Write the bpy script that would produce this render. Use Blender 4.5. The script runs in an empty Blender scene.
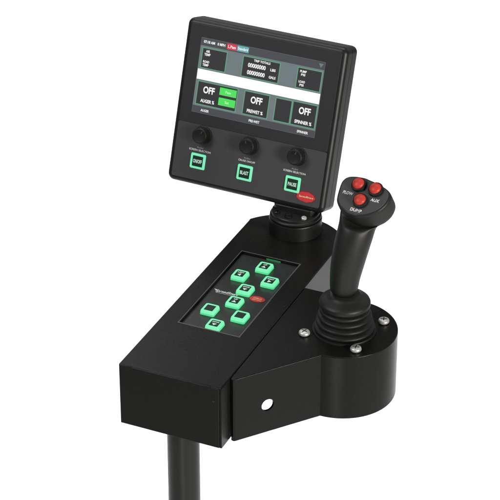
import bpy, bmesh, math, random
from mathutils import Vector, Matrix

random.seed(4)
S = 0.00122                      # one drawing unit in metres
SC = bpy.context.scene
COL = SC.collection
PI = math.pi

# ------------------------------------------------------------------ materials
def lin(r, g, b):
    f = lambda c: (c / 255 / 12.92) if c / 255 <= 0.04045 else ((c / 255 + 0.055) / 1.055) ** 2.4
    return (f(r), f(g), f(b), 1)

def mat(name, base, rough=0.5, metal=0.0, spec=0.5, grain=0.0, grain_scale=2500, mottle=0.0, coat=0.0):
    m = bpy.data.materials.new(name)
    m.use_nodes = True
    nt = m.node_tree
    p = nt.nodes['Principled BSDF']
    p.inputs['Base Color'].default_value = base if len(base) == 4 else (*base, 1)
    p.inputs['Roughness'].default_value = rough
    p.inputs['Metallic'].default_value = metal
    p.inputs['Specular IOR Level'].default_value = spec
    p.inputs['Coat Weight'].default_value = coat
    tc = nt.nodes.new('ShaderNodeTexCoord')
    if grain:
        no = nt.nodes.new('ShaderNodeTexNoise')
        no.inputs['Scale'].default_value = grain_scale
        no.inputs['Detail'].default_value = 3
        bu = nt.nodes.new('ShaderNodeBump')
        bu.inputs['Strength'].default_value = grain
        bu.inputs['Distance'].default_value = 0.0004
        nt.links.new(tc.outputs['Object'], no.inputs['Vector'])
        nt.links.new(no.outputs['Fac'], bu.inputs['Height'])
        nt.links.new(bu.outputs['Normal'], p.inputs['Normal'])
    if mottle:
        n2 = nt.nodes.new('ShaderNodeTexNoise')
        n2.inputs['Scale'].default_value = 28
        n2.inputs['Detail'].default_value = 6
        mr = nt.nodes.new('ShaderNodeMapRange')
        mr.inputs['From Min'].default_value = 0.3
        mr.inputs['From Max'].default_value = 0.7
        mr.inputs['To Min'].default_value = rough - mottle
        mr.inputs['To Max'].default_value = rough + mottle
        nt.links.new(tc.outputs['Object'], n2.inputs['Vector'])
        nt.links.new(n2.outputs['Fac'], mr.inputs['Value'])
        nt.links.new(mr.outputs['Result'], p.inputs['Roughness'])
    return m

def glow(name, col, strength=1.0, base=(0.02, 0.02, 0.02, 1), rough=0.35):
    m = mat(name, base, rough, spec=0.3)
    p = m.node_tree.nodes['Principled BSDF']
    p.inputs['Emission Color'].default_value = col
    p.inputs['Emission Strength'].default_value = strength
    return m

def dust(m, scale, lo, hi, col):
    """sparse pale specks and lint in the paint"""
    nt = m.node_tree
    p = nt.nodes['Principled BSDF']
    tc = nt.nodes.new('ShaderNodeTexCoord')
    no = nt.nodes.new('ShaderNodeTexNoise')
    no.inputs['Scale'].default_value = scale
    no.inputs['Detail'].default_value = 2
    mr = nt.nodes.new('ShaderNodeMapRange')
    mr.inputs['From Min'].default_value = lo
    mr.inputs['From Max'].default_value = hi
    mx = nt.nodes.new('ShaderNodeMix')
    mx.data_type = 'RGBA'
    mx.inputs['A'].default_value = p.inputs['Base Color'].default_value
    mx.inputs['B'].default_value = (*col, 1)
    nt.links.new(tc.outputs['Object'], no.inputs['Vector'])
    nt.links.new(no.outputs['Fac'], mr.inputs['Value'])
    nt.links.new(mr.outputs['Result'], mx.inputs['Factor'])
    nt.links.new(mx.outputs['Result'], p.inputs['Base Color'])

M = dict(
    powder=mat('black_powder_coat', (0.0085, 0.0085, 0.0077), 0.25, spec=0.22, grain=0.45, grain_scale=1100, mottle=0.025),
    pole=mat('black_tube_paint', (0.010, 0.010, 0.009), 0.36, spec=0.42, grain=0.1),
    abs=mat('black_moulded_plastic', (0.009, 0.009, 0.0085), 0.38, spec=0.45, grain=0.2, grain_scale=3000),
    face=mat('charcoal_face_overlay', (0.064, 0.063, 0.068), 0.5, spec=0.35, grain=0.06, grain_scale=4000),
    glass=mat('dark_display_glass', (0.036, 0.0355, 0.039), 0.3, spec=0.4),
    panel=mat('keypad_overlay', (0.030, 0.030, 0.030), 0.3, spec=0.5, grain=0.1, grain_scale=4000),
    lip=mat('worn_panel_edge', (0.10, 0.10, 0.098), 0.4, spec=0.5),  # pale base colour carries the highlight along the recess rim
    knob=mat('knob_plastic', (0.010, 0.010, 0.0095), 0.52, spec=0.35, grain=0.1),
    rubber=mat('boot_rubber', (0.011, 0.011, 0.0105), 0.5, spec=0.4, grain=0.06),
    grip=mat('grip_plastic', (0.0135, 0.0135, 0.0125), 0.46, spec=0.42, grain=0.15, grain_scale=3500),
    plate=mat('charcoal_grip_plate', (0.072, 0.070, 0.075), 0.48, spec=0.35, grain=0.1, grain_scale=4000),
    steel=mat('zinc_screw', (0.74, 0.73, 0.71), 0.38, metal=0.6, grain=0.1),
    darksteel=mat('black_oxide_screw', (0.02, 0.02, 0.02), 0.25, metal=0.6),
    slot=mat('recess_black', (0.006, 0.006, 0.006), 0.6, spec=0.2),
    red=mat('red_button_cap', (0.62, 0.045, 0.03), 0.42, spec=0.4, grain=0.08),
    badge=mat('red_badge_print', (0.70, 0.045, 0.05), 0.45, spec=0.35),
    badgerim=mat('dark_red_badge_edge', (0.25, 0.02, 0.02), 0.45, spec=0.35),
    ink=mat('white_ink', (0.88, 0.88, 0.88), 0.55, spec=0.3),
    cream=mat('cream_ink', (0.86, 0.70, 0.48), 0.55, spec=0.3),
    greyink=mat('grey_ink', (0.40, 0.40, 0.40), 0.55, spec=0.3),
    key=glow('green_lit_silicone', lin(122, 234, 176), 1.03, (0.05, 0.09, 0.07, 1), 0.45),
    keyside=glow('green_lit_key_skirt', lin(66, 206, 130), 1.15, (0.04, 0.08, 0.06, 1), 0.45),
    keycap=glow('dark_key_legend', lin(18, 60, 42), 0.35, (0.012, 0.016, 0.014, 1), 0.4),
    keyink=glow('lit_key_icon', lin(205, 240, 222), 0.9),
    ring=glow('green_lit_ring', lin(118, 230, 180), 1.0, (0.05, 0.09, 0.07, 1), 0.45),
    scr_bg=glow('screen_grey', lin(112, 124, 127), 0.9),
    scr_box=glow('screen_dark_box', lin(50, 50, 54), 0.75),
    scr_line=glow('screen_green_line', lin(98, 158, 128), 0.95),
    scr_bar=glow('screen_bar', lin(78, 80, 85), 0.75),
    scr_white=glow('screen_white', lin(252, 254, 252), 1.1),
    scr_text=glow('screen_text', lin(244, 246, 244), 1.0),
    scr_green=glow('screen_green_button', lin(76, 222, 92), 1.0),
    scr_greentxt=glow('screen_button_text', lin(190, 250, 190), 1.0),
    scr_red=glow('screen_red_tab', lin(214, 50, 78), 1.0),
    scr_teal=glow('screen_teal_tab', lin(96, 172, 180), 1.0),
)

dust(M['powder'], 900, 0.67, 0.82, (0.034, 0.034, 0.031))
dust(M['abs'], 1100, 0.70, 0.82, (0.05, 0.05, 0.048))
dust(M['rubber'], 1000, 0.68, 0.82, (0.05, 0.05, 0.047))

# ------------------------------------------------------------------ mesh helpers (drawing units)
ROOTLOC = {}

def link(name, bm, mats, parent=None, frame=None, smooth=None, loc=None):
    """bm in drawing units, in 'frame' (Matrix) or world; becomes one mesh object in metres."""
    if frame is not None:
        bmesh.ops.transform(bm, matrix=frame, verts=bm.verts)
    base = Vector((0, 0, 0))
    if parent is not None:
        base = ROOTLOC[parent.name]
    elif loc is not None:
        base = Vector(loc)
    for v in bm.verts:
        v.co = (v.co - base) * S
    me = bpy.data.meshes.new(name)
    bm.to_mesh(me)
    bm.free()
    if not isinstance(mats, (list, tuple)):
        mats = [mats]
    for m in mats:
        me.materials.append(M[m])
    o = bpy.data.objects.new(name, me)
    COL.objects.link(o)
    if parent is not None:
        o.parent = parent
    else:
        o.location = base * S
    ROOTLOC[o.name] = base
    if smooth is not None:
        me.polygons.foreach_set('use_smooth', [True] * len(me.polygons))
        me.set_sharp_from_angle(angle=math.radians(smooth))
        wn = o.modifiers.new('even_normals', 'WEIGHTED_NORMAL')
        wn.weight = 100
        wn.keep_sharp = True
    return o

def thing(name, label, cat, loc, group=None):
    o = bpy.data.objects.new(name, None)
    o.empty_display_size = 0.02
    COL.objects.link(o)
    o.location = Vector(loc) * S
    ROOTLOC[o.name] = Vector(loc)
    o['label'] = label
    o['category'] = cat
    if group:
        o['group'] = group
    return o

def frame(o, x, y, z):
    m = Matrix.Identity(4)
    for i, a in enumerate((x, y, z)):
        for r in range(3):
            m[r][i] = a[r]
    for r in range(3):
        m[r][3] = o[r]
    return m

def inset(pts, d):
    n = len(pts); out = []
    for i in range(n):
        p0, p1, p2 = Vector(pts[i - 1]), Vector(pts[i]), Vector(pts[(i + 1) % n])
        e0, e1 = (p1 - p0), (p2 - p1)
        if e0.length < 1e-6 or e1.length < 1e-6:
            out.append(p1); continue
        n0 = Vector((-e0.y, e0.x)).normalized(); n1 = Vector((-e1.y, e1.x)).normalized()
        b = (n0 + n1)
        b = b / max(0.3, b.length_squared / 2)
        out.append(p1 + b * d)
    return [(p.x, p.y) for p in out]

def fillet(pts, i, r, n=5):
    """polygon with corner i rounded to radius r"""
    p0, p1, p2 = Vector(pts[i - 1]), Vector(pts[i]), Vector(pts[(i + 1) % len(pts)])
    u, v = (p0 - p1).normalized(), (p2 - p1).normalized()
    half = u.angle(v) / 2
    t = r / math.tan(half)
    c = p1 + (u + v).normalized() * (r / math.sin(half))
    a, b = p1 + u * t - c, p1 + v * t - c
    out = []
    for k in range(n + 1):
        d = a.lerp(b, k / n).normalized() * r
        out.append(tuple(c + d))
    return list(pts[:i]) + out + list(pts[i + 1:])

def prism(pts, z0, z1, bevel=0.0, seg=4, bottom=True, mi=0, bevel_low=0.0):
    """polygon (ccw) extruded from z0 to z1, top rim (and bottom rim, if asked) rounded over"""
    bm = bmesh.new()
    levels = []
    if bevel_low:
        for k in range(seg):
            a = PI / 2 * k / seg
            levels.append((bevel_low * (1 - math.sin(a)), z0 + bevel_low * (1 - math.cos(a))))
        levels.append((0, z0 + bevel_low))
    else:
        levels.append((0, z0))
    if bevel:
        for k in range(seg + 1):
            a = PI / 2 * k / seg
            levels.append((bevel * (1 - math.cos(a)), z1 - bevel * (1 - math.sin(a))))
    else:
        levels.append((0, z1))
    rings = []
    for d, z in levels:
        q = inset(pts, d) if d else pts
        rings.append([bm.verts.new((x, y, z)) for x, y in q])
    n = len(pts)
    for lo, hi in zip(rings, rings[1:]):
        for i in range(n):
            j = (i + 1) % n
            bm.faces.new((lo[i], lo[j], hi[j], hi[i]))
    bm.faces.new(rings[-1])
    if bottom:
        bm.faces.new(rings[0][::-1])
    for f in bm.faces:
        f.material_index = mi
    return bm

def rrect(x0, y0, x1, y1, r, n=6):
    out = []
    for cx, cy, a0 in ((x1 - r, y0 + r, -PI / 2), (x1 - r, y1 - r, 0), (x0 + r, y1 - r, PI / 2), (x0 + r, y0 + r, PI)):
        for k in range(n + 1):
            a = a0 + PI / 2 * k / n
            out.append((cx + r * math.cos(a), cy + r * math.sin(a)))
    return out

def ellipse(cx, cy, rx, ry, n=48):
    return [(cx + rx * math.cos(2 * PI * k / n), cy + ry * math.sin(2 * PI * k / n)) for k in range(n)]

def lathe(profile, n=64, cx=0, cy=0):
    bm = bmesh.new()
    rings = []
    for r, z in profile:
        if r < 1e-6:
            rings.append([bm.verts.new((cx, cy, z))])
        else:
            rings.append([bm.verts.new((cx + r * math.cos(2 * PI * k / n), cy + r * math.sin(2 * PI * k / n), z)) for k in range(n)])
    for a, b in zip(rings, rings[1:]):
        for k in range(n):
            l = (k + 1) % n
            if len(a) == 1:
                bm.faces.new((a[0], b[l], b[k])) if len(b) > 1 else None
            elif len(b) == 1:
                bm.faces.new((a[k], a[l], b[0]))
            else:
                bm.faces.new((a[k], a[l], b[l], b[k]))
    bmesh.ops.recalc_face_normals(bm, faces=bm.faces)
    return bm

def join(*bms):
    out = bmesh.new()
    for b in bms:
        me = bpy.data.meshes.new('tmp')
        b.to_mesh(me)
        b.free()
        out.from_mesh(me)
        bpy.data.meshes.remove(me)
    return out

def shift(bm, x=0, y=0, z=0):
    bmesh.ops.translate(bm, vec=(x, y, z), verts=bm.verts)
    return bm

def text(s, cx, cy, z, height=None, width=None, weight=0.0, mi=0, shear=0.0, thick=0.12, align='CENTER'):
    """lettering in the xy plane centred on (cx, cy); fitted to the given height and / or width"""
    cu = bpy.data.curves.new('lettering', 'FONT')
    cu.body = s
    cu.size = 10
    cu.align_x = 'CENTER'
    cu.offset = weight
    cu.shear = shear
    cu.extrude = 0.0
    cu.resolution_u = 3
    o = bpy.data.objects.new('lettering_source', cu)
    COL.objects.link(o)
    bpy.context.view_layer.update()
    dg = bpy.context.evaluated_depsgraph_get()
    me = bpy.data.meshes.new_from_object(o.evaluated_get(dg))
    bpy.data.objects.remove(o)
    bpy.data.curves.remove(cu)
    bm = bmesh.new()
    bm.from_mesh(me)
    bpy.data.meshes.remove(me)
    xs = [v.co.x for v in bm.verts]
    ys = [v.co.y for v in bm.verts]
    w, h = max(xs) - min(xs), max(ys) - min(ys)
    sy = (height / h) if height else None
    sx = (width / w) if width else sy
    sy = sy or sx
    mx, my = (max(xs) + min(xs)) / 2, (max(ys) + min(ys)) / 2
    for v in bm.verts:
        v.co = Vector(((v.co.x - mx) * sx + cx, (v.co.y - my) * sy + cy, z))
    r = bmesh.ops.extrude_face_region(bm, geom=list(bm.faces))
    bmesh.ops.translate(bm, vec=(0, 0, thick), verts=[g for g in r['geom'] if isinstance(g, bmesh.types.BMVert)])
    bmesh.ops.recalc_face_normals(bm, faces=bm.faces)
    for f in bm.faces:
        f.material_index = mi
    return bm

def cut(o, cutter_bm, frame_m=None):
    """boolean difference, applied at once; the cutter is removed"""
    base = ROOTLOC[o.name]
    if frame_m is not None:
        bmesh.ops.transform(cutter_bm, matrix=frame_m, verts=cutter_bm.verts)
    for v in cutter_bm.verts:
        v.co = (v.co - base) * S
    me = bpy.data.meshes.new('cutter')
    cutter_bm.to_mesh(me)
    cutter_bm.free()
    c = bpy.data.objects.new('cutter', me)
    COL.objects.link(c)
    if o.parent:
        c.parent = o.parent
    o.modifiers.clear()
    md = o.modifiers.new('cut', 'BOOLEAN')
    md.operation = 'DIFFERENCE'
    md.object = c
    md.solver = 'EXACT'
    bpy.context.view_layer.update()
    dg = bpy.context.evaluated_depsgraph_get()
    new = bpy.data.meshes.new_from_object(o.evaluated_get(dg))
    o.modifiers.clear()
    o.data = new
    bpy.data.objects.remove(c)
    new.polygons.foreach_set('use_smooth', [True] * len(new.polygons))
    new.set_sharp_from_angle(angle=math.radians(32))
    wn = o.modifiers.new('even_normals', 'WEIGHTED_NORMAL')
    wn.weight = 100
    wn.keep_sharp = True

# ------------------------------------------------------------------ frames of reference
P = math.radians(30.5)
DIST = 2200.0
ZT = -51.7                                   # height of the console's top
FLOOR = -900.0
th = math.radians(-24.2)
EX = Vector((math.cos(th), math.sin(th), 0))
EY = Vector((-math.sin(th), math.cos(th), 0))
EZ = Vector((0, 0, 1))
ORG = Vector((-126.1, -126.5, ZT))           # front left corner of the console's top
BOX = frame(ORG, EX, EY, EZ)
def box_pt(x, y, z=0):
    return BOX @ Vector((x, y, z))

# ------------------------------------------------------------------ setting: white studio sweep
bm = bmesh.new()
prof = [(-3200, 0), (3600, 0)]
for k in range(1, 13):
    a = PI / 2 * k / 12
    prof.append((3600 + 700 * math.sin(a), 700 - 700 * math.cos(a)))
prof.append((4300, 2600))
vs = [[bm.verts.new((x, y, FLOOR + z)) for y, z in prof] for x in (-3600, 3600)]
for i in range(len(prof) - 1):
    bm.faces.new((vs[0][i], vs[1][i], vs[1][i + 1], vs[0][i + 1]))
M['paper'] = mat('white_paper_sweep', (0.88, 0.88, 0.88), 0.9, spec=0.1)
bd = link('backdrop', bm, 'paper', smooth=60)
bd['kind'] = 'structure'

# ------------------------------------------------------------------ control console
HB = 69.0                                    # depth of the sheet-metal walls
W = 108.5
con = thing('control_console', 'black powder-coated steel console housing on a round pole, with a side shelf', 'console', box_pt(54, 150, -HB))

outline = [(0, 0), (W, 0), (W, 304)]
a0, a1 = math.atan2(37, 54.5), PI - math.atan2(37, 54.5)
for k in range(0, 29):
    a = a0 + (a1 - a0) * k / 28
    outline.append((54.2 + 66 * math.cos(a), 271 + 66 * math.sin(a)))
outline.append((0, 304))
hb = prism(outline, -HB, 0, bevel=1.3, seg=4)
housing = link('housing', hb, ['powder'], con, BOX, smooth=32)
TX0, TY0, TX1, TY1 = 20.5, 89.8, 86.0, 241.5
cut(housing, prism([(TX0, TY0), (TX1, TY0), (TX1, TY1), (TX0, TY1)], -3.6, 8), BOX)

# front cover folded over the end of the housing, with its two small tab notches
fb = prism(rrect(0.4, -HB + 0.4, W - 2.0, -0.6, 0.8, 3), 0, 1.6, bevel=0.8, seg=3)
fm = frame(box_pt(0, 0.0, 0), EX, EZ, -EY)
cover = link('front_cover', fb, ['powder'], con, fm, smooth=35)
for tx in (8, 92):
    link('cover_tab', prism(rrect(tx, -2.6, tx + 6, 0.5, 0.6, 3), 0.6, 2.1, bevel=0.5), ['powder'], con, fm, smooth=35)
link('rivet', lathe([(1.3, 0), (1.3, 0.5), (0.8, 1.0), (0, 1.1)], 16, 101, -15), ['pole'], con, fm @ Matrix.Translation((0, 0, 1.6)), smooth=40)

# joystick shelf: bent sheet with a skirt, open below
JX, JY = 172.5, 147.5
RS = 54.5
plan = [(108.75, 13.6)]
plan.append((172.0, JY - RS))                # concave corner where the flange meets the round end
for k in range(0, 49):
    a = -PI / 2 + PI * k / 48
    plan.append((JX + RS * math.cos(a), JY + RS * math.sin(a)))
plan.append((108.75, JY + RS))
plan = [p for i, p in enumerate(plan) if (Vector(p) - Vector(plan[i - 1])).length > 0.6]
solid = fillet(plan, 0, 2.8)
bm = prism(solid, -HB - 2.6, -0.25, bevel=1.1, seg=4)
shelf = link('joystick_shelf', bm, ['powder'], con, BOX, smooth=32)
cut(shelf, prism(inset(plan, 3.0), -HB - 10, -4.2), BOX)
fdir = (Vector((172.0, JY - RS)) - Vector((109.2, 13.6))).normalized()
F2 = box_pt(109.2, 13.6, 0)
fx = (EX * fdir.x + EY * fdir.y)
fn = fx.cross(EZ)                             # outward normal of the flange
hole_m = frame(F2 + fx * 43 - EZ * 40.5, fx, EZ, fn)
cut(shelf, prism(ellipse(0, 0, 6.6, 6.6, 40), -12, 12), hole_m)

# thin lip round the keypad recess, edge highlight put into its pale colour
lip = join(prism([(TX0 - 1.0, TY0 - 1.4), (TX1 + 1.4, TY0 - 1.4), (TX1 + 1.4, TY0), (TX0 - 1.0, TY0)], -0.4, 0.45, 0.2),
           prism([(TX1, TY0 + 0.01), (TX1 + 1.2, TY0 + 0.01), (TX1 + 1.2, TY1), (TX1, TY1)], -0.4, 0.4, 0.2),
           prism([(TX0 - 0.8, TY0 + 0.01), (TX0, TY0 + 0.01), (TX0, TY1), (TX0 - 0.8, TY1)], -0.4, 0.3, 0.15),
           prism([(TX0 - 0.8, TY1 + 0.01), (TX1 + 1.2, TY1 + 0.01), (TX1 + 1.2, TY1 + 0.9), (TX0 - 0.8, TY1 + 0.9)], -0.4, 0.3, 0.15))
link('recess_lip', lip, ['lip'], con, BOX)
# small spot weld on the seam beside the keypad
link('spot_weld', lathe([(1.6, -0.3), (1.4, 0.2), (0.8, 0.5), (0, 0.6)], 16, 104.5, 160), ['powder'], con, BOX, smooth=60)

# ------------------------------------------------------------------ pole
PX, PY = -65.6, -124.0
pole = thing('support_pole', 'round black tube pole holding up the console from below', 'pole', (PX, PY, FLOOR))
link('tube', lathe([(16, 6), (16, -FLOOR + ZT - HB - 3), (0, -FLOOR + ZT - HB - 3)], 64, 0, 0), ['pole'], pole, frame((PX, PY, FLOOR), (1, 0, 0), (0, 1, 0), (0, 0, 1)), smooth=40)
link('base_flange', lathe([(0, 0.5), (70, 0.5), (70, 6), (68, 8), (17, 8), (16.2, 9)], 64), ['pole'], pole, frame((PX, PY, FLOOR), (1, 0, 0), (0, 1, 0), (0, 0, 1)), smooth=40)
link('top_collar', lathe([(16, 0), (17.2, 0), (17.2, 7), (16, 8)], 64), ['pole'], pole, frame((PX, PY, ZT - HB - 9), (1, 0, 0), (0, 1, 0), (0, 0, 1)), smooth=40)

# ------------------------------------------------------------------ keypad in the recess
kp = thing('keypad', 'recessed black keypad of eight green-lit keys set in the console top', 'keypad', box_pt(53, 165, -3.6))
PZ = -3.1
link('panel', prism(rrect(TX0 + 0.5, TY0 + 0.5, TX1 - 0.5, TY1 - 0.5, 1.0, 3), -3.55, PZ, 0.25), ['panel'], kp, BOX)

def arrow(kind, cx, cy, z, s):
    shapes = dict(up=[(-1, -.55), (1, -.55), (0, .75)], down=[(-1, .55), (0, -.75), (1, .55)],
                  left=[(-.9, 0), (.55, -.9), (.55, .9)], right=[(.9, 0), (-.55, .9), (-.55, -.9)])
    pts = [(cx + x * s, cy + y * s) for x, y in shapes[kind]]
    return prism(pts, z, z + 0.15, mi=1)

keys = [(55.3, 221.0, 'up', 'UP', 'lit key with an up arrow, farthest from the console front'),
        (38.6, 196.9, 'left', 'LEFT', 'lit key with a left arrow'),
        (71.9, 196.9, 'right', 'RIGHT', 'lit key with a right arrow'),
        (55.3, 173.0, 'down', 'DOWN', 'lit key with a down arrow, in the middle of the four arrow keys'),
        (55.3, 147.2, 'up', 'UP', 'lit key with an up arrow, beside the white lettering'),
        (38.4, 124.4, None, None, 'lit key with a blank dark top, on the side away from the joystick'),
        (71.7, 124.4, None, None, 'lit key with a blank dark top, on the joystick side'),
        (55.0, 100.2, 'down', 'DOWN', 'lit key with a down arrow, nearest the console front')]
for x, y, arr, word, lab in keys:
    km = BOX @ Matrix.Translation((x, y, 0))
    body = bmesh.new()
    rings = []
    for hw, hh, z, r in ((7.7, 8.2, PZ + 0.02, 1.6), (7.6, 8.1, PZ + 2.0, 1.8), (7.2, 7.7, 1.2, 1.9), (6.7, 7.2, 1.7, 1.9), (5.0, 5.5, 1.75, 0.9), (4.8, 5.3, 1.0, 0.9)):
        rings.append([body.verts.new((px, py, z)) for px, py in rrect(-hw, -hh, hw, hh, r, 5)])
    for a, b in zip(rings, rings[1:]):
        n = len(a)
        for i in range(n):
            body.faces.new((a[i], a[(i + 1) % n], b[(i + 1) % n], b[i]))
    body.faces.new(rings[-1])
    for f in body.faces:
        f.material_index = 1 if f.calc_center_median().z < -0.6 else 0
    k = link('key', body, ['key', 'keyside'], kp, km, smooth=50)
    k['label'] = lab
    cap = [prism(rrect(-4.75, -5.25, 4.75, 5.25, 0.7, 3), 1.02, 1.55, 0.15)]
    if arr:
        cap.append(text(word, 0, 2.7, 1.56, height=2.0, width=min(7.0, 1.5 * len(word) + 1), weight=0.25, mi=1))
        cap.append(arrow(arr, 0, -1.7, 1.56, 2.5))
    link('key_cap', join(*cap), ['keycap', 'keyink'], k, km)

M['led'] = glow('dim_green_led', lin(30, 120, 72), 0.7, (0.01, 0.03, 0.02, 1), 0.4)  # emission stands in for a green reflection
link('status_light', prism(rrect(49, TY1 - 1.6, 65, TY1 - 0.6, 0.4, 3), PZ, -1.2, 0.3), ['led'], kp, BOX)  # added glowing bar, imitates green light caught at the recess wall
om = BOX @ Matrix.Translation((72.0, 165.3, PZ))
badge = join(prism(ellipse(0, 0, 8.6, 5.7), 0.02, 0.22), prism(ellipse(0, 0, 8.1, 5.2), 0.1, 0.3, mi=1),
             text('CIRUS', 0, 1.2, 0.31, width=9, height=2.2, mi=2, weight=0.1), text('CONTROLS', 0, -1.9, 0.31, width=10, height=1.2, mi=2))
link('logo_badge', badge, ['badgerim', 'badge', 'cream'], kp, om)
wm = BOX @ Matrix.Translation((38.5, 163.7, PZ))
word = join(text('SpreadSmart', 0.5, 0, 0.1, width=25, height=5.4, weight=0.15, shear=0.35),
            prism([(-15, 2.6), (-11.5, 0.2), (-10.6, 1.3), (-11.4, 2.2)], 0.1, 0.22),
            prism([(-11, -3.2), (12, -3.2), (12.4, -2.9), (-10.5, -2.9)], 0.1, 0.22))
link('wordmark', word, ['ink'], kp, wm)

# ------------------------------------------------------------------ swivel mount under the display
sw_c = box_pt(53.3, 307.1, 0)
SWM = frame(sw_c, EX, EY, EZ)
sw = thing('swivel_mount', 'round black swivel mount with small screws, between the console and the display', 'swivel mount', sw_c)
link('base_ring', lathe([(28, 0.05), (28.2, 15), (27.6, 16.2), (26.4, 16.6), (24.5, 16.6)], 80), ['abs'], sw, SWM, smooth=35)
link('turning_flange', lathe([(24.6, 14), (26.6, 17.4), (27.4, 18.2), (27.4, 19.2), (26.8, 20.0), (25.6, 20.4), (25.4, 23.0), (24.6, 23.8), (0, 24)], 80), ['abs'], sw, SWM, smooth=35)
for x, y, m in ((15.7, -14.8, 'steel'), (-15.0, -14.5, 'darksteel'), (-15.7, 14.8, 'darksteel'), (15, 14.5, 'darksteel')):
    hd = join(lathe([(2.9, 0), (2.9, 1.6), (2.3, 2.3), (1.5, 2.3), (1.4, 1.2), (0, 1.2)], 24))
    link('screw', hd, [m], sw, SWM @ Matrix.Translation((x, y, 23.85)), smooth=35)
link('cable_grommet', lathe([(4.2, 0), (4.2, 0.8), (3.4, 1.2), (2.8, 0.3), (0, 0.2)], 32), ['slot'], sw, SWM @ Matrix.Translation((-1, -17, 23.9)), smooth=40)
nk = prism(rrect(-23, -8, 22, 10, 5, 5), 23.9, 30, 1.0)
link('neck', nk, ['abs'], sw, SWM, smooth=35)

# ------------------------------------------------------------------ display unit
DU = Vector((0.90195, -0.43184, 0)).normalized()           # to the right along the face
DN = Vector((-0.40827, -0.85273, 0.32584)).normalized()    # out of the face
DV = DN.cross(DU).normalized()                             # up along the face
DQ = Vector((52.65, 120.77, -24.70))
DM = frame(DQ, DU, DV, DN)
disp = thing('display_unit', 'square black control display with a lit screen, three knobs and three green-ringed push buttons', 'display', DQ - DV * 0 + DU * -66 - DN * 14)
X0, X1, Y0, Y1 = -159.3, 25.8, 2.4, 179.8
bez = prism(rrect(X0, Y0, X1, Y1, 7.5, 10), -15, 0, bevel=5.6, seg=8)
bezel = link('front_bezel', bez, ['abs'], disp, DM, smooth=40)
# back shell, a touch smaller, rounded at the rear
sh = prism(rrect(X0 + 0.2, Y0 + 0.2, X1 + 0.6, Y1 - 0.2, 7, 10), 0, 16.5, bevel=3.4, seg=5, bevel_low=2.2)
bm_m = DM @ Matrix.Translation((X0 + X1, 0, -14.6)) @ Matrix.Rotation(PI, 4, 'Y')
link('rear_shell', sh, ['abs'], disp, bm_m, smooth=40)
link('mount_arm', prism(rrect(-44, -12, 4, 36, 5, 5), 0, 14, 2), ['abs'], disp, DM @ Matrix.Translation((-11, 14, -43)), smooth=35)
# face overlays: control strip below, display glass above
FX0, FX1 = X0 + 5.6, X1 - 5.6
link('control_strip', prism(rrect(FX0, Y0 + 5.6, FX1, 68.3, 2.0, 4), -0.4, 0.22, 0.15), ['face'], disp, DM)
link('display_glass', prism(rrect(FX0, 68.6, FX1, Y1 - 5.6, 2.0, 4), -0.4, 0.40, 0.2), ['glass'], disp, DM)

# screen: local origin at its lower left, x right, y up
SX, SY, SW_, SH_ = -139.9, 80.6, 143.5, 80.4
SM = DM @ Matrix.Translation((SX, SY, 0))
Yv = lambda v: SH_ - v
rect = lambda x0, v0, x1, v1, z0, z1, mi=0: prism([(x0, Yv(v1)), (x1, Yv(v1)), (x1, Yv(v0)), (x0, Yv(v0))], z0, z1, mi=mi)
screen = link('screen', rect(0, 0, SW_, SH_, 0.1, 0.46), ['scr_bg'], disp, SM)
sb = join(rect(0.2, 0.2, SW_ - 0.2, 8.4, 0.4, 0.52),
          text('07:18 AM', 9.8, Yv(4.0), 0.53, width=13, height=3.0, weight=0.25, mi=1),
          text('0 MPH', 23.9, Yv(4.0), 0.53, width=9.0, height=3.0, weight=0.25, mi=1),
          rect(30.6, 0.9, 42.0, 7.3, 0.5, 0.6, 2), text('L.Pass', 36.3, Yv(4.1), 0.61, width=9, height=3.2, weight=0.15, mi=1),
          rect(42.4, 0.9, 55.8, 7.0, 0.5, 0.6, 3), text('Standard', 49.1, Yv(3.9), 0.61, width=11.6, height=3.0, weight=0.15, mi=1),
          prism([(136.4, Yv(2.2)), (139.1, Yv(6.8)), (141.8, Yv(2.2))][::1], 0.53, 0.6, mi=4))
link('status_bar', sb, ['scr_bar', 'scr_text', 'scr_red', 'scr_teal', 'scr_bg'], screen, SM)
link('message_band', rect(0.6, 33.6, 142.9, 44.6, 0.4, 0.55), ['scr_white'], screen, SM)
bb = join(rect(0.2, 73.0, SW_ - 0.2, SH_ - 0.2, 0.4, 0.52),
          text('AUGER', 15.1, Yv(76.9), 0.53, width=9.6, height=2.7, weight=0.2, mi=1),
          text('PRE-WET', 73.3, Yv(76.9), 0.53, width=12.4, height=2.7, weight=0.2, mi=1),
          text('SPINNER', 129.4, Yv(77.0), 0.53, width=12.6, height=2.7, weight=0.2, mi=1))
link('caption_bar', bb, ['scr_bar', 'scr_text'], screen, SM)

def readout(x0, v0, x1, v1, items):
    parts = [rect(x0 - 1.0, v0 - 1.0, x1 + 1.0, v1 + 1.0, 0.4, 0.52, 2), rect(x0, v0, x1, v1, 0.45, 0.58, 0)]
    for s, x, v, w, h in items:
        parts.append(text(s, x, Yv(v), 0.59, width=w, height=h, weight=0.32 if s == 'OFF' else 0.28, mi=1))
    link('readout_box', join(*parts), ['scr_box', 'scr_text', 'scr_line'], screen, SM)

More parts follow.
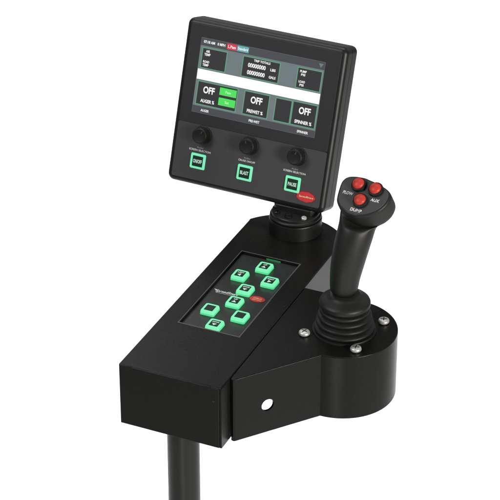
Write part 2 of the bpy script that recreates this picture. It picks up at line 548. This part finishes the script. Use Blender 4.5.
readout(3.6, 11.0, 31.4, 31.6, [('AIR', 9.6, 13.8, 4.6, 2.6), ('TEMP', 9.4, 17.3, 7.0, 2.6), ('ROAD', 9.0, 25.0, 7.2, 2.6), ('TEMP', 8.8, 28.5, 7.0, 2.6)])
readout(51.4, 11.0, 93.2, 31.6, [('TRIP TOTALS', 73.0, 13.2, 19.0, 2.5), ('00000000', 67.6, 18.9, 20.5, 4.6), ('LBS', 86.4, 19.4, 6.0, 2.8),
                                 ('00000000', 67.6, 26.6, 20.5, 4.6), ('GALS', 86.6, 27.2, 7.8, 2.8)])
readout(114.6, 11.0, 141.2, 31.6, [('PUMP', 120.6, 14.2, 7.4, 2.5), ('PSI', 120.8, 17.6, 4.6, 2.5), ('LOAD', 120.4, 25.0, 7.2, 2.5), ('PSI', 120.6, 28.5, 4.6, 2.5)])
readout(3.6, 47.0, 49.6, 70.8, [('OFF', 16.9, 54.6, 13.4, 7.6), ('AUGER %', 16.6, 66.6, 16.2, 3.7)])
readout(58.8, 47.0, 86.6, 70.8, [('OFF', 72.8, 54.6, 13.4, 7.6), ('PREWET %', 72.6, 66.8, 18.4, 3.7)])
readout(95.0, 47.4, 112.6, 70.8, [])
readout(114.8, 47.0, 141.4, 70.8, [('OFF', 128.6, 54.8, 13.4, 7.6), ('SPINNER %', 128.4, 67.0, 19.4, 3.7)])
for v0, v1, s in ((48.6, 56.6, 'Pass'), (59.4, 67.6, 'Set')):
    o = link('touch_button', join(rect(29.4, v0, 49.0, v1, 0.6, 0.72), text(s, 39.4, Yv((v0 + v1) / 2), 0.73, height=2.8, weight=0.1, mi=1)), ['scr_green', 'scr_greentxt'], screen, SM)
    o['label'] = 'green on-screen button reading ' + s

# knobs with their lettering, push buttons with their legends
for i, (kx, cap, cw) in enumerate(((-122.6, 'SCREEN SELECTION', 25.5), (-67.0, 'CRUISE ON/OFF', 19.5), (-11.4, 'SCREEN SELECTION', 25.5))):
    prof = [(10.2, 0.2), (10.2, 1.0), (9.2, 1.6), (8.9, 9.0), (8.4, 10.4), (7.4, 11.0), (6.6, 11.0), (5.8, 10.5), (0, 10.3)]
    bm = lathe(prof, 72)
    for v in bm.verts:                       # fine grip flutes
        r = math.hypot(v.co.x, v.co.y)
        if r > 8.2 and 1.5 < v.co.z < 10.5:
            a = math.atan2(v.co.y, v.co.x)
            f = 1 - 0.035 * (0.5 + 0.5 * math.cos(a * 18))
            v.co.x *= f; v.co.y *= f
    KM = DM @ Matrix.Translation((kx, 58.0, 0.2))
    k = link('knob', bm, ['knob'], disp, KM, smooth=40)
    link('pointer_mark', prism([(-0.5, 3.2), (0.5, 3.2), (0.5, 6.4), (-0.5, 6.4)], 10.35, 10.8), ['face'], k, KM @ Matrix.Rotation((-0.5, 0.3, -0.2)[i], 4, 'Z'))
    lx = kx - 1.5
    link('knob_caption', join(text('PUSH', lx, 43.6, 0.24, width=7.0, height=1.7, weight=0.1), text(cap, lx, 40.6, 0.24, width=cw, height=2.1, weight=0.15, mi=1)), ['greyink', 'ink'], disp, DM)
for kx, ky, s, w in ((-124.6, 28.8, 'ON/OFF', 10.2), (-68.9, 27.9, 'BLAST', 9.6), (-12.9, 27.4, 'PAUSE', 9.8)):
    BM = DM @ Matrix.Translation((kx, ky, 0.2))
    ring = bmesh.new(); rings = []
    for hw, hh, z, r in ((8.8, 8.3, 0.02, 1.4), (8.5, 8.0, 1.0, 1.6), (8.0, 7.5, 1.5, 1.6), (6.3, 5.9, 1.5, 0.6), (6.2, 5.8, 0.7, 0.6)):
        rings.append([ring.verts.new((px, py, z)) for px, py in rrect(-hw, -hh, hw, hh, r, 5)])
    for a, b in zip(rings, rings[1:]):
        for i in range(len(a)):
            ring.faces.new((a[i], a[(i + 1) % len(a)], b[(i + 1) % len(a)], b[i]))
    ring.faces.new(rings[-1])
    r_ = link('push_button', ring, ['ring'], disp, BM, smooth=50)
    r_['label'] = 'square push button with green lit rim, legend ' + s
    link('legend_cap', join(prism(rrect(-6.1, -5.7, 6.1, 5.7, 0.5, 3), 0.72, 1.3, 0.15), text(s, 0, 0, 1.31, width=w, height=4.0, weight=0.2, mi=1)), ['keycap', 'keyink'], r_, BM)

# red badge with a ragged outline
pts = []
for k in range(60):
    a = 2 * PI * k / 60
    f = 1 + 0.03 * math.cos(a * 9 + 0.6) + 0.02 * math.cos(a * 5)
    pts.append((11.2 * f * math.cos(a), 5.9 * f * math.sin(a)))
bd2 = join(prism(pts, 0.02, 0.2), prism([(x * 0.93, y * 0.9) for x, y in pts], 0.1, 0.3, mi=1), text('SpreadSmart', 0.4, -0.3, 0.31, width=16.5, height=2.6, weight=0.3, mi=2, shear=0.2))
link('logo_badge', bd2, ['badgerim', 'badge', 'cream'], disp, DM @ Matrix.Translation((3.9, 17.2, 0.22)))

# ------------------------------------------------------------------ joystick
J = box_pt(174.5, 146.0, -1.2)
JM = frame(J, EX, EY, EZ)
joy = thing('joystick', 'black joystick with three red thumb buttons on its tilted head, on a ribbed rubber boot', 'joystick', J)
bp = [(0, 0.1), (31.5, 0.1), (32.0, 1.4), (31.4, 2.6)]
zb, rb = 2.8, 30.2
for i in range(4):
    r = 30.2 - i * 1.75
    z = 3.0 + i * 6.4
    bp += [(r - 4.6, z), (r - 1.2, z + 0.6), (r - 0.1, z + 1.5), (r, z + 2.4), (r - 0.3, z + 3.3), (r - 1.2, z + 4.2), (r - 4.4, z + 5.3), (r - 5.4, z + 6.0)]
bp += [(22.0, 30.0), (0, 30)]
link('boot', lathe(bp, 80), ['rubber'], joy, JM, smooth=55)
for a in (39.6, 130, 219.6, 308):
    ca, sa = math.cos(math.radians(a)), math.sin(math.radians(a))
    sc_ = lathe([(5.2, 0), (5.2, 0.8), (3.0, 0.85), (3.0, 1.8), (5.2, 1.9), (5.6, 2.6), (5.6, 3.8), (5.2, 4.8), (4.2, 5.5), (2.4, 5.8), (0, 5.9)], 32)
    sm = JM @ Matrix.Translation((41.0 * ca, 41.0 * sa, 0.02))
    so = link('mounting_screw', sc_, ['steel'], joy, sm, smooth=40)
    link('screw_slot', join(prism([(-3.2, -0.4), (3.2, -0.4), (3.2, 0.4), (-3.2, 0.4)], 5.3, 5.96), prism([(-0.4, -3.2), (0.4, -3.2), (0.4, 3.2), (-0.4, 3.2)], 5.35, 5.98)), ['slot'], so, sm @ Matrix.Rotation(a, 4, 'Z'))
link('boot_collar', lathe([(0, 28.6), (22.5, 28.6), (24.8, 29.2), (25.4, 30.6), (25.3, 33.0), (24.6, 34.6), (22.5, 36.4), (18.5, 38.4), (15.6, 40.4), (14.0, 43.0), (0, 43)], 80), ['grip'], joy, JM, smooth=60)

# head frame
HN = Vector((-0.30059, -0.44502, 0.84357)).normalized()
HU = Vector((0.85708, -0.51404, 0.03422)).normalized()
HV = HN.cross(HU).normalized()
HC = Vector((111.44, -48.86, 94.30))
HM = frame(HC, HU, HV, HN)
face = [(-28.4, 8.6), (-25.0, 11.6), (-18.3, 13.6), (-7.8, 14.4), (5.2, 12.2), (14.0, 9.9), (21.5, 7.0), (25.6, 3.6), (26.9, -2.0), (26.0, -9.6), (21.8, -17.7), (13.1, -24.7), (1.3, -29.3), (-10.3, -28.1), (-20.4, -22.7), (-25.8, -16.6), (-28.0, -6.8), (-29.4, 3.6)][::-1]
fc = Vector((sum(p[0] for p in face) / len(face), sum(p[1] for p in face) / len(face)))
def ray_r(pts, c, a):
    d = Vector((math.cos(a), math.sin(a)))
    best = 0
    for i in range(len(pts)):
        p, q = Vector(pts[i]) - c, Vector(pts[(i + 1) % len(pts)]) - c
        e = q - p
        den = d.x * e.y - d.y * e.x
        if abs(den) < 1e-9: continue
        t = (p.x * e.y - p.y * e.x) / den
        s_ = (p.x * d.y - p.y * d.x) / den
        if t > 0 and -1e-6 <= s_ <= 1 + 1e-6:
            best = max(best, t)
    return best
NS = 64
rad = [ray_r(face, fc, 2 * PI * k / NS) for k in range(NS)]
for _ in range(1):
    rad = [0.25 * rad[k - 1] + 0.5 * rad[k] + 0.25 * rad[(k + 1) % NS] for k in range(NS)]
def head_ring(scale, depth, grow=0.0, dx=0, dy=0):
    dep = depth if callable(depth) else (lambda a: depth)
    return [HM @ Vector((fc.x + dx + (rad[k] * scale + grow) * math.cos(2 * PI * k / NS), fc.y + dy + (rad[k] * scale + grow) * math.sin(2 * PI * k / NS), -dep(2 * PI * k / NS))) for k in range(NS)]
wall = lambda a: 17 + 8 * math.cos(a + 0.45)      # the head is shallow where it runs into the handle
def grip_ring(c, axis, rx, ry):
    axis = axis.normalized()
    x = (HU - axis * HU.dot(axis)).normalized()
    y = axis.cross(x)
    return [c + x * rx * math.cos(2 * PI * k / NS) + y * ry * math.sin(2 * PI * k / NS) for k in range(NS)]
g0, g1, g2 = J + Vector((-1.2, 1.5, 40)), J + Vector((-1.0, 2.2, 54)), J + Vector((1.0, 3.5, 70))
g3, g4 = J + Vector((5.0, 7.0, 90)), J + Vector((10.2, 11.0, 109))
seq = [grip_ring(g0, EZ, 13.6, 14.5), grip_ring(g1, g2 - g0, 13.8, 15.5), grip_ring(g2, g3 - g1, 15.8, 18), grip_ring(g3, g4 - g2, 17.2, 18.8), grip_ring(g4, g4 - g3, 17.9, 18.0)]
# blend from the top of the handle into the head
hr = head_ring(0.93, wall)
gtop = grip_ring(g4 + (g4 - g3) * 0.18 + Vector((0, 2.0, 1.2)), g4 - g3 + HN * 5, 18.2, 17.0)
seq.append(gtop)
seq.append([a.lerp(b, 0.6) for a, b in zip(gtop, hr)])
seq += [hr, head_ring(0.985, lambda a: wall(a) - 2.2), head_ring(1.0, lambda a: wall(a) * 0.75), head_ring(1.0, 3.0), head_ring(1.0, 1.2, -0.4), head_ring(1.0, 0.2, -1.6), head_ring(1.0, 0.0, -2.6)]
bm = bmesh.new()
rv = [[bm.verts.new(p) for p in r] for r in seq]
for a, b in zip(rv, rv[1:]):
    for k in range(NS):
        l = (k + 1) % NS
        bm.faces.new((a[k], a[l], b[l], b[k]))
bm.faces.new(rv[-1]); bm.faces.new(rv[0][::-1])
bmesh.ops.recalc_face_normals(bm, faces=bm.faces)
handle = link('grip', bm, ['grip'], joy, smooth=50)
sub = handle.modifiers.new('smooth', 'SUBSURF'); sub.levels = 1; sub.render_levels = 2

plate_pts = [(fc.x + (rad[k] - 2.4) * math.cos(2 * PI * k / NS), fc.y + (rad[k] - 2.4) * math.sin(2 * PI * k / NS)) for k in range(NS)]
link('button_plate', prism(plate_pts, -0.3, 0.5, 0.3), ['plate'], joy, HM, smooth=40)
for x, y, lab in ((-9.0, 3.8, 'red button above the lettering PLOW'), (9.7, 3.0, 'red button above the lettering AUX'), (0.1, -12.5, 'red button above the lettering DUMP')):
    bm_ = HM @ Matrix.Translation((x, y, 0.4))
    b = link('thumb_button', lathe([(7.6, 0), (7.6, 2.6), (7.2, 3.6), (6.3, 4.0), (6.0, 3.2), (0, 3.2)], 48), ['knob'], joy, bm_, smooth=40)
    b['label'] = lab
    link('button_cap', lathe([(5.9, 3.2), (5.9, 4.2), (5.5, 5.4), (4.4, 6.4), (2.6, 7.1), (0, 7.4)], 48), ['red'], b, bm_, smooth=60)
for s, x, y, w in (('PLOW', -16.4, -6.8, 11.0), ('AUX', 13.1, -7.6, 9.2), ('DUMP', -0.8, -22.6, 12.0)):
    link('button_caption', text(s, x, y, 0.52, width=w, height=3.6, weight=0.38), ['ink'], joy, HM)

# ------------------------------------------------------------------ camera
cam = bpy.data.cameras.new('camera')
cam.sensor_width = 36
cam.lens = 36 * DIST / 500
cam.clip_start = 0.05
cam.clip_end = 60
co = bpy.data.objects.new('camera', cam)
COL.objects.link(co)
co.location = Vector((0, -math.cos(P), math.sin(P))) * DIST * S
co.rotation_euler = (PI / 2 - P, 0, 0)
SC.camera = co

# ------------------------------------------------------------------ light: studio lamps
def area(name, loc, target, size, power, col=(1, 1, 1), size_y=None):
    l = bpy.data.lights.new(name, 'AREA')
    l.energy = power
    l.color = col
    l.shape = 'RECTANGLE'
    l.size = size
    l.size_y = size_y or size
    o = bpy.data.objects.new(name, l)
    COL.objects.link(o)
    o.location = loc
    o.rotation_euler = (Vector(target) - Vector(loc)).to_track_quat('-Z', 'Y').to_euler()
    return o
bgl = area('background_softbox', (0, 2.3, 2.4), (0, 2.2, -1.1), 2.8, 45, size_y=3.6)
bgl.data.spread = math.radians(46)
area('key_softbox', (-1.9, -0.9, 1.9), (0, 0, 0), 1.1, 28)
area('fill_softbox', (1.55, -1.9, 0.5), (0, 0, 0), 0.7, 54, col=(1, 0.965, 0.91))
area('low_strip_softbox', (-0.25, -1.6, -0.8), (0.1, 0, -0.1), 0.22, 2.0, size_y=0.6)
area('back_softbox', (-0.85, 2.2, 1.66), (-0.1, 0, 0), 1.2, 7.5, size_y=0.7)
area('strip_softbox', (1.5, 1.2, 1.2), (0, 0, 0), 0.3, 2, size_y=1.2)

w = bpy.data.worlds.new('World')
SC.world = w
w.use_nodes = True
w.node_tree.nodes['Background'].inputs['Color'].default_value = (1, 1, 1, 1)
w.node_tree.nodes['Background'].inputs['Strength'].default_value = 0.10
SC.view_settings.view_transform = 'Standard'
SC.view_settings.look = 'None'
SC.view_settings.exposure = 0
SC.view_settings.gamma = 1
